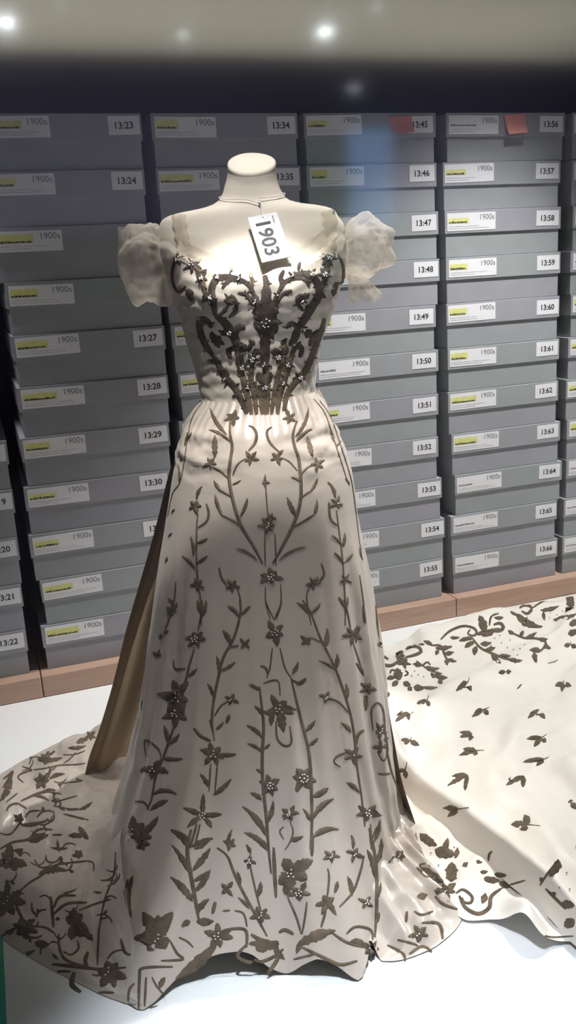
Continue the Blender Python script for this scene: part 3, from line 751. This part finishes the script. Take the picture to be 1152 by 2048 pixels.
B.flower(367, 855, 50, tips=[(292,825),(445,850),(372,768),(305,905),(405,905)], beads=6)
B.leaf(678, 440, 690, 525, 40, .05); B.leaf(650,440,640,500,24,.1)
# ---- skirt, hem
C = Z(180, 1600, 1.694, (0, 2, 5, 6), .85, .9)
for pts, w in [
    ([(368,405),(355,330),(337,230),(330,165),(343,100)], 15), ([(600,462),(550,370),(512,300),(485,240),(465,190),(430,162)], 11), ([(585,400),(562,310),(547,245),(540,205)], 8), ([(630,330),(625,240),(622,160)], 14), ([(752,190),(752,110)], 14),
    ([(670,330),(700,400),(716,455)], 9), ([(735,345),(728,400),(718,455)], 8), ([(783,432),(800,372)], 10), ([(803,335),(810,265),(805,232)], 8), ([(845,362),(890,312),(915,245),(928,188)], 9),
    ([(965,465),(972,330),(967,200),(945,95)], 13), ([(530,490),(500,530),(555,552),(615,535),(655,505)], 13), ([(720,500),(800,538),(850,558),(905,545)], 13), ([(868,455),(900,430),(950,440),(958,475)], 11),
    ([(820,450),(870,482),(935,500)], 12), ([(640,508),(632,545),(600,590)], 15), ([(455,440),(525,440),(530,500)], 12), ([(545,455),(580,475),(640,490)], 16), ([(690,455),(660,440),(640,450)], 14), ([(105,470),(118,515),(140,525)], 11),
    ([(270,475),(295,520),(315,540),(240,545)], 10), ([(165,715),(168,600),(180,570),(280,565)], 11), ([(185,700),(190,600)], 9), ([(210,600),(225,630),(250,660)], 8), ([(195,705),(260,690),(330,635),(375,580)], 10),
    ([(300,465),(330,480),(350,500)], 8), ([(30,430),(25,560)], 8), ([(415,385),(425,345)], 14), ([(450,376),(475,374)], 8), ([(490,375),(520,385),(532,430)], 8),
    ([(385,570),(450,575),(505,530)], 8), ([(690,540),(770,520)], 10)]: C.stem(pts, w)
C.leaves([(337,165,274,102,20,.15),(342,160,418,130,20,-.1),(333,245,278,153,20,.1),(347,240,408,163,26,.05),(350,275,404,240,22),(348,345,272,260,28,.1),(362,385,404,335,24,-.15),(355,310,408,235,22),(470,175,483,98,15,-.2),(545,185,528,150,14),(568,330,578,275,18),
    (510,290,497,240,14),(540,370,500,330,14),(430,485,290,606,44,-.08),(640,502,538,487,36,.1),(700,495,832,442,40,-.1),(640,480,600,500,24),(720,480,700,520,24),(828,315,838,275,18),(890,165,884,118,14,.2),(887,325,872,258,20),(965,265,938,168,22),(972,215,987,130,20),
    (965,340,985,280,18),(965,420,980,380,16),(340,410,310,430,24),(360,410,420,410,30),(810,340,835,390,20),(625,500,660,540,24),(255,600,235,640,20),(560,500,600,510,22),(930,490,880,480,30)])
for f in [(435,462,56,6,.3,5),(475,152,30,4,.4,0),(540,207,32,4,.2,4),(580,390,44,5,.4,3),(710,315,46,5,.2,6),(800,350,48,5,.5,0),(818,190,32,5,.1,3),(897,182,34,4,.3,2),(935,346,34,4,.5,4),(952,505,44,5,.2,6),(940,45,44,5,.3,5),(463,300,34,4,.75,0),(675,42,34,5,.1,3)]: C.flower(*f)
C.flower(233, 470, 60, tips=[(180,380),(280,380),(230,390),(150,468),(195,510),(255,505)], beads=3, w=.9)
C.flower(683, 248, 60, tips=[(655,198),(755,205),(640,285),(660,320),(735,270)], beads=5, w=.8)
# ---- gathered hem and side fold
D = Z(720, 1560, 2.667, (0, 3, 4, 5, 6), .72, .85)
for pts, w in [([(330,762),(420,768),(442,850)], 20), ([(200,852),(270,870),(312,885)], 16), ([(145,880),(228,925),(240,965)], 18), ([(262,930),(330,888),(385,915)], 18), ([(150,445),(182,405)], 10), ([(290,700),(330,720),(390,700)], 16), ([(400,620),(440,660),(520,690)], 20), ([(250,700),(245,760)], 18),
               ([(530,618),(562,680),(630,714),(688,682),(700,622),(752,580)], 24), ([(512,605),(550,585),(597,622),(590,655),(556,652),(545,628)], 18), ([(752,580),(800,560),(882,535)], 11), ([(330,472),(318,452),(350,445)], 10), ([(685,432),(690,395),(706,380)], 14),
               ([(960,562),(1000,500),(1040,450),(1082,400)], 14), ([(990,580),(1050,640),(1100,690)], 18), ([(540,755),(600,760)], 12), ([(945,815),(1020,838),(1140,832)], 11)]: D.stem(pts, w)
D.leaves([(320,285,410,350,56),(400,370,505,395,76),(440,380,468,310,34),(505,420,520,360,30),(485,545,490,440,76,.02),(445,548,300,468,54,.05),(650,660,668,603,40),(640,490,682,488,26),(620,432,652,440,26),(660,522,745,535,46),(715,500,782,508,34),(740,540,800,572,44),(545,460,575,440,30),
          (1010,515,1085,405,52,.05),(975,545,960,520,30),(1040,620,1020,600,36),(1090,780,1140,740,60),(1080,650,1145,670,50),(330,600,340,640,60),(190,400,230,385,40),(430,600,400,590,50)])
for f in [(460,590,70,6,.2,2),(320,818,70,5,.4,2),(215,402,44,5,.2,3)]: D.flower(*f)
D.sprig(527,155,[(443,150),(468,196)],(582,145),34); D.sprig(898,238,[(806,238),(878,186),(858,268)],(962,245),44); D.sprig(1125,120,[(1160,155),(1118,108)],None,36); D.sprig(1150,355,[(1180,340),(1180,370)],None,30); D.sprig(1155,462,[(1185,455)],None,26)
D.beads(860, 258, 1, 0, .003)
for x, y in [(380,395),(418,460),(372,458),(500,365),(1070,575),(1105,500),(1120,590)]: D.beads(x, y, 1, 0, .0016, 'thread')
# ---- court train: scattered sprigs and scrolling border
T = Z(720, 1160, 2.667, (3, 4, 7), .85)
for x, y, tips, st in [(575,545,[(511,594),(594,594),(532,560)],(583,518)),(357,642,[(303,660),(372,674)],(365,616)),(255,705,[(188,757),(194,722),(262,748)],(287,706)),(660,690,[(596,732),(612,703),(686,718)],(690,678)),(955,690,[(895,739),(910,705),(987,741)],(955,663)),
        (1085,550,[(1040,566),(1077,597),(1129,566)],(1083,535)),(1125,345,[(1088,352),(1155,360)],(1120,328)),(600,822,[(531,812),(533,838),(583,858)],(662,807)),(970,840,[(888,848),(928,890),(992,866)],(996,822)),(620,910,[(528,936),(550,902),(610,938)],(662,908)),
        (985,955,[(868,972),(940,992)],(1006,944)),(265,855,[(218,853),(235,874),(317,882)],(275,838)),(575,1040,[(466,1098),(490,1047),(560,1124)],(600,998)),(875,1045,[(778,1096),(790,1064),(870,1107)],(886,1034)),(240,1012,[(198,1024),(247,1060)],(251,970)),(778,490,[(738,495),(807,487)],None),(140,608,[(120,600),(160,612)],None)]:
    T.sprig(x, y, tips, st, 30)
for pts, w in [([(838,582),(862,556)], 9), ([(430,318),(480,272),(550,246),(608,258),(622,285),(600,298),(575,285),(588,265)], 15), ([(690,245),(700,195),(740,178)], 12), ([(680,268),(740,272),(765,252),(745,230),(712,240)], 20), ([(600,310),(640,360),(700,390),(780,420),(862,430)], 15),
        ([(800,275),(870,308),(940,312),(992,335),(960,380),(918,382)], 14), ([(380,350),(430,352),(452,400),(470,440)], 14), ([(212,425),(170,456),(120,450),(98,425),(122,408),(152,424)], 20), ([(245,412),(292,400),(326,382),(305,355),(258,362),(248,385),(285,390)], 20),
        ([(330,460),(358,438),(376,455)], 12), ([(240,482),(257,500),(235,512)], 12), ([(160,500),(170,480),(200,490)], 12), ([(850,150),(880,134),(917,150),(892,180),(862,165)], 18), ([(910,156),(980,110),(1050,84),(1135,68)], 12), ([(1112,60),(1122,130),(1106,190)], 44), ([(1000,445),(1040,435),(1055,425)], 6), ([(300,430),(370,480),(440,500)], 10)]: T.stem(pts, w)
T.leaves([(480,306,532,306,24),(665,285,636,190,52,.1),(620,288,745,258,44),(714,200,766,200,24),(602,312,528,326,30),(612,330,558,362,30),(622,352,610,402,32),(640,340,702,334,30),(668,370,722,360,30),(700,392,752,445,30),(740,402,805,404,30),(780,420,866,430,28),
    (822,292,788,270,28),(850,302,872,270,26),(880,312,942,280,30),(950,312,1002,316,28),(980,345,1018,366,30),(960,372,903,376,30),(930,385,942,442,32),(388,350,338,326,26),(400,362,492,354,30),(420,372,405,402,28),(440,392,502,384,28),(460,420,517,434,28),(462,422,466,456,28),(345,345,310,345,16),
    (215,445,200,358,50),(245,450,215,430,60),(200,470,212,535,56),(190,520,142,528,30),(205,540,172,568,30),(230,545,272,560,34),(260,565,276,592,30),(285,570,345,575,40),(330,570,415,572,22),(330,460,280,448,30),(350,472,424,470,26),(380,492,402,522,30),(400,512,468,520,34),(420,530,440,552,28),(355,480,375,460,36),(400,500,430,500,40),
    (960,162,1062,138,28),(980,165,985,218,22),(1030,212,1155,180,36),(830,180,942,242,56),(860,232,974,248,34),(800,165,852,192,20),(1115,240,1160,212,44),(1108,288,1160,268,44)])
for x, y in [(665,298),(718,315),(700,355),(755,340),(785,365),(820,375),(855,370),(840,405),(880,350),(800,325),(745,300),(290,490),(310,510),(340,520),(275,515),(1015,180),(1050,190),(1010,205),(1080,170)]: T.beads(x, y, 1, 0, .0020, 'thread')
T.flower(232, 440, 40, 5, .2, 0)
# ---- trailing hem at the left
L = Z(0, 1400, 3.16, (0, 2, 5), .62, .8)
for pts, w in [([(240,372),(320,342),(345,322)], 20), ([(400,346),(470,345),(540,320)], 11), ([(210,442),(300,430),(380,412),(460,410),(540,400)], 13), ([(140,420),(192,442),(130,468),(115,492),(150,522)], 14), ([(380,560),(390,530),(450,520),(520,512)], 12), ([(40,645),(110,590)], 13), ([(40,705),(60,670),(110,655),(168,688)], 16),
        ([(130,640),(190,612),(280,580),(352,590)], 18), ([(160,742),(190,705),(262,700)], 14), ([(360,642),(430,622),(492,605)], 12), ([(360,672),(440,690),(545,690)], 14), ([(0,842),(60,850),(110,800),(140,742)], 14), ([(0,942),(80,900),(180,880),(240,820),(332,820)], 18), ([(330,852),(395,852)], 14),
        ([(290,980),(300,1020),(350,1025),(382,990)], 13), ([(100,1232),(180,1160),(260,1110),(340,1050),(440,1030),(578,1022),(592,1082)], 16), ([(320,1240),(330,1340),(338,1440)], 22), ([(340,1312),(380,1242),(482,1236)], 20), ([(330,1362),(420,1290),(550,1280)], 20), ([(500,1330),(600,1290),(700,1260)], 15),
        ([(370,1480),(378,1580),(430,1650),(600,1700),(800,1690)], 22), ([(400,1590),(450,1610),(496,1570),(490,1520)], 15), ([(260,1550),(255,1612)], 12), ([(0,1502),(60,1460),(130,1430)], 16), ([(200,1430),(290,1440),(352,1482)], 16), ([(330,1670),(450,1682),(600,1702)], 24), ([(328,1782),(350,1722),(450,1716)], 18),
        ([(560,1700),(538,1650),(556,1590)], 28), ([(470,1720),(455,1800),(512,1850)], 34), ([(608,1882),(630,1850),(722,1850)], 18), ([(810,1902),(818,1830),(850,1790)], 18), ([(730,960),(720,1100),(660,1270),(628,1450),(622,1560)], 13), ([(200,1280),(205,1330),(240,1370)], 16), ([(400,400),(440,375),(480,330)], 10),
        ([(0,1560),(80,1610),(150,1650),(300,1770),(460,1855),(640,1902),(860,1925)], 7), ([(100,1300),(140,1380)], 22), ([(20,500),(60,470),(75,450)], 14), ([(560,760),(480,740),(400,720)], 16)]: L.stem(pts, w)
L.leaves([(240,378,395,365,40),(430,302,545,290,30),(480,272,565,230,40),(310,502,412,468,32,-.2),(478,496,525,510,20),(0,640,75,500,46),(15,560,85,445,32),(200,605,312,640,24,-.2),(260,592,356,572,30,-.2),(500,692,585,645,26),(130,790,305,758,32),(165,885,305,850,54),(430,856,545,838,36),(320,932,428,935,22),(365,880,378,965,22),
    (245,1102,422,1078,50,-.2),(40,1240,42,1135,44),(400,1222,485,1194,20),(590,1212,645,1216,20),(220,1532,315,1545,54),(95,1622,222,1580,36),(135,1645,175,1600,28),(500,690,430,700,20),(810,1130,832,1372,50),(840,1110,820,1250,30),(500,800,560,880,50),(640,1380,690,1370,18),(330,1600,370,1640,20),(380,1380,350,1390,30)])
for f in [(265,508,84,6,.1,0),(572,225,52,5,.3,0),(65,1010,130,7,.2,2),(500,975,56,5,.4,0),(50,1275,130,7,.1,3),(150,1440,110,6,.3,0),(690,1725,130,6,.2,3),(290,365,60,5,.2,0),(350,640,40,4,.2,0),(120,750,60,5,.1,0)]: L.flower(*f)
L.flower(470, 1420, 110, tips=[(470,1310),(420,1370),(520,1350),(450,1520),(510,1500),(560,1460),(590,1520)], beads=0, w=.6)
# ---- bodice
Q = Z(330, 480, 3.1135, (0, 1, 8), 1, 1, True)
for pts, w in [([(560,370),(530,292),(470,250),(400,252),(357,300)], 34), ([(545,410),(510,345),(453,330)], 28), ([(310,470),(302,380),(290,310),(322,245),(400,232),(470,248)], 46), ([(398,482),(440,440),(440,380),(420,345)], 28), ([(150,60),(160,120),(200,180),(230,240),(240,300),(262,362)], 40), ([(60,120),(45,200),(50,270),(80,322),(132,288)], 22),
        ([(315,470),(370,515),(420,585),(445,640),(460,700),(478,770)], 56), ([(438,600),(452,550),(502,545)], 44), ([(300,722),(250,650),(220,570),(214,512),(250,494),(292,545)], 44), ([(300,715),(340,790),(380,860),(440,930),(480,1010),(510,1085)], 46), ([(540,1088),(515,980),(485,860),(462,780),(452,690)], 42), ([(412,742),(395,692),(442,668)], 34),
        ([(570,1088),(555,960),(535,860),(545,740)], 38), ([(605,1088),(592,980),(562,900)], 30), ([(630,1088),(632,960),(625,770)], 52), ([(740,1065),(762,960),(800,900),(870,820),(910,740),(940,650),(975,560),(992,490)], 44), ([(700,1085),(712,980),(740,880),(772,780),(800,690),(832,660)], 42), ([(662,1088),(682,960),(702,850),(732,760),(745,640)], 36),
        ([(838,732),(852,680),(820,640)], 34), ([(790,645),(820,570),(870,490),(920,410),(962,330),(940,255),(880,212),(800,220)], 54), ([(808,642),(830,562),(790,520),(753,550)], 34), ([(700,340),(740,272),(800,240),(870,245),(897,292)], 32), ([(690,410),(730,342),(792,315)], 28), ([(862,442),(830,400),(828,352),(862,345)], 30),
        ([(1025,30),(1036,90),(1010,160),(1000,230),(968,322)], 40), ([(1080,90),(1110,170),(1106,260),(1070,272)], 22), ([(900,662),(920,600),(962,560)], 32), ([(530,200),(545,260),(540,300)], 30), ([(620,210),(632,300)], 34), ([(740,190),(720,240),(740,290)], 30), ([(410,165),(415,200)], 22), ([(840,140),(830,190)], 22)]: Q.stem(pts, w)
Q.leaves([(628,640,632,205,86,0),(622,650,558,335,84,.08),(640,640,702,335,76,-.08),(625,540,620,830,80,0),(300,335,228,392,46),(322,480,402,398,30),(425,405,368,376,46),(212,205,262,184,30),(150,300,168,382,56),(152,340,188,376,30),(330,560,442,604,30),(280,582,372,652,60),(290,570,342,672,50),(332,772,262,752,36),(380,862,368,798,38),(472,962,418,976,34),
    (850,362,902,330,46),(960,322,1002,362,42),(1078,258,1048,352,50),(912,560,878,612,60),(560,420,590,480,60),(700,420,665,480,60),(560,660,520,620,40),(720,650,760,610,40),(600,700,540,700,50),(660,700,720,690,50),(580,820,620,900,60),(660,820,640,900,60),(600,580,560,520,60),(660,580,700,520,60),(500,700,480,640,44),(770,660,800,610,44),(890,400,900,470,50),(420,640,480,660,30),(350,600,330,650,20),
    (540,640,520,700,40),(735,720,760,660,44),(640,1000,600,930,60),(690,930,720,870,40)])
for f in [(85,120,56,6,.2,5),(170,148,66,6,.4,6),(400,372,46,5,.3,0),(628,515,110,7,.2,7),(1020,108,60,6,.1,6),(990,215,52,5,.4,6),(545,742,56,5,.2,7),(705,728,56,5,.3,7),(620,775,50,5,.4,3),(485,795,50,5,.1,5),(765,775,50,5,.2,5),(622,920,56,5,.3,6),(515,915,44,5,.2,4),(735,895,44,5,.3,3),(402,577,52,5,.2,6),(840,858,50,5,.3,6),(380,862,46,5,.1,2),
          (232,240,46,5,.3,6),(328,238,40,5,.1,6),(460,245,36,5,.2,3),(912,215,46,5,.3,6),(288,358,42,5,.1,5),(560,385,50,5,.2,3),(700,345,30,5,.1,1),(855,375,44,5,.4,2),(795,225,36,5,.2,3),(850,545,40,5,.1,2)]: Q.flower(*f)

# fine scrolls that fill the trailing hem
rr = random.Random(5)
for k in range(46):
    x, y = rr.uniform(20, 690), rr.uniform(330, 1830)
    if y < 430 - x * .12 or y > 1500 + x * .42 or (x > 480 and y < 1000): continue
    a = rr.uniform(-.9, .35); L_ = rr.uniform(50, 120); c, s_ = math.cos(a), math.sin(a); h = rr.choice((-1, 1)) * rr.uniform(15, 32)
    L.stem([(x, y), (x + c*L_*.4 - s_*h, y + s_*L_*.4 + c*h), (x + c*L_*.8 - s_*h*.6, y + s_*L_*.8 + c*h*.6), (x + c*L_ + s_*h*.5, y + s_*L_ - c*h*.3)], rr.uniform(9, 15))
    if k % 2: L.leaf(x + c*L_*.4 - s_*h, y + s_*L_*.4 + c*h, x + c*L_*.5 - s_*h*2.4, y + s_*L_*.5 + c*h*2.4, 24)

# ------------------------------------------------------------------ shoulder straps of the gown
S = Z(0, 0, 1.0, (8, 1))
def strap(pts, w, name='shoulder_strap'):
    P = Patch((8, 1)); q = spline([(x, y, 0) for x, y in pts], 24); P.strip([(v.x, v.y) for v in q], [w * (1 - .12 * math.sin(i)) for i in range(24)], ((-1, .001), (-.6, .003), (-.2, .0016), (.2, .0034), (.6, .002), (1, .001)))
    P.part = 1
    return P.build(name, 'tulle_strap')
M['tulle_strap'] = sheer('cream_tulle_strap', (.62, .55, .44), .8, .2)
for pts, w in (([(372, 512), (366, 482), (361, 456), (358, 431)], 14), ([(654, 510), (658, 480), (660, 448), (655, 422)], 14)):
    o = strap(pts, w); o.parent = gown
# ------------------------------------------------------------------ the 1903 tag on its neck string
def lift(px, py, d): h = hit(px, py, (8,)); return h[0] + h[1] * d
p_top, p_bot = lift(524, 432, .010), lift(553, 519, .022)
dn = (p_bot - p_top); nrm = SD.cross(dn).normalized()
if nrm.dot(FWD) > 0: nrm = -nrm
def onplane(px, py):
    d = ray(px, py); return CAM + d * ((p_top - CAM).dot(nrm) / d.dot(nrm))
tl, tr, br, bl = (onplane(*p) for p in ((495, 436), (553, 424), (583, 512), (524, 527)))
ctr = (tl + tr) / 2
tagobj = empty('date_tag', 'white card tag printed 1903 hanging by a string from the dress form neck', 'tag', ctr)
ex = (tr - tl).normalized(); ey = ((bl - tl) - ex * (bl - tl).dot(ex)).normalized(); wT = (tr - tl).length; hT = ((bl - tl).dot(ey) + (br - tr).dot(ey)) / 2
sk = ((bl - tl).dot(ex) + (br - tr).dot(ex)) / 2
ey = (ey * hT + ex * sk); hT = ey.length; ey.normalize(); nT = ex.cross(ey).normalized()
if nT.dot(FWD) > 0: nT = -nT
q = [tl - ctr, tr - ctr, tr + ey * hT - ctr, tl + ey * hT - ctr]
vs = [p + nT * .0008 for p in q] + [p - nT * .0008 for p in q]
mesh_obj('tag_card', vs, [(0,1,2,3), (7,6,5,4), (0,4,5,1), (1,5,6,2), (2,6,7,3), (3,7,4,0)], M['card'], tagobj, False)
me = text_mesh({'d': ('1903', .0345, .0008)})['d']; me.materials.append(M['ink'])
x0, x1, z0, z1 = mesh_bounds(me)
up = ex; run = ey       # the figures read downwards, their tops towards the right edge
u0 = (ex * .44 * wT) + (tl - ctr) + ey * (hT * .53)
for v in me.vertices:
    a, b = v.co.x - (x0 + x1) / 2, v.co.z - (z0 + z1) / 2
    v.co = u0 + run * a * (hT * .72 / (x1 - x0)) + up * b + nT * .0012
link('printed_date', me, tagobj)
vs, fs = dashes(0, .016, 0, .0016, 5, 0)
vs = [(tl - ctr) + ex * (wT * .80 + v[2]) + ey * (.006 + v[0]) + nT * .0012 for v in vs]
mesh_obj('small_print', vs, fs, M['grey_ink'], tagobj, False)
def tube(name, pts, r, m, par, n=6):
    P = [Vector(p) for p in pts]; vs = []
    for i, p in enumerate(P):
        t = (P[min(len(P)-1, i+1)] - P[max(0, i-1)]).normalized(); a = t.cross(Vector((.3, .2, .93))).normalized(); b = t.cross(a)
        for k in range(n): vs.append(p + a * r * math.cos(2*math.pi*k/n) + b * r * math.sin(2*math.pi*k/n))
    return mesh_obj(name, vs, grid_faces(n, len(P), True), m, par)
ring = []
knot = lift(519, 409, .004)
for k in range(41):
    th = -math.pi + 2 * math.pi * k / 40; zc = lerp(1.252, 1.272, (1 - math.cos(th)) / 2)
    s_, f_, _ = ring_pt(MAN, zc, th); ring.append(Wd(s_ * 1.06, f_ * 1.07 + .001, zc))
ring[20] = knot
loop = spline(ring, 90)
tube('string_loop', [p - ctr for p in loop], .0007, M['card'], tagobj)
tube('string_drop', [knot - ctr, knot - ctr + Vector((.001, -.003, -.008)), (tl + tr) / 2 - ctr + ey * .006 + nT * .002], .0008, M['card'], tagobj)
bm = bmesh.new(); bmesh.ops.create_icosphere(bm, subdivisions=2, radius=.0028, matrix=Matrix.Translation(knot - ctr)); bm_obj('string_knot', bm, M['card'], tagobj, True)
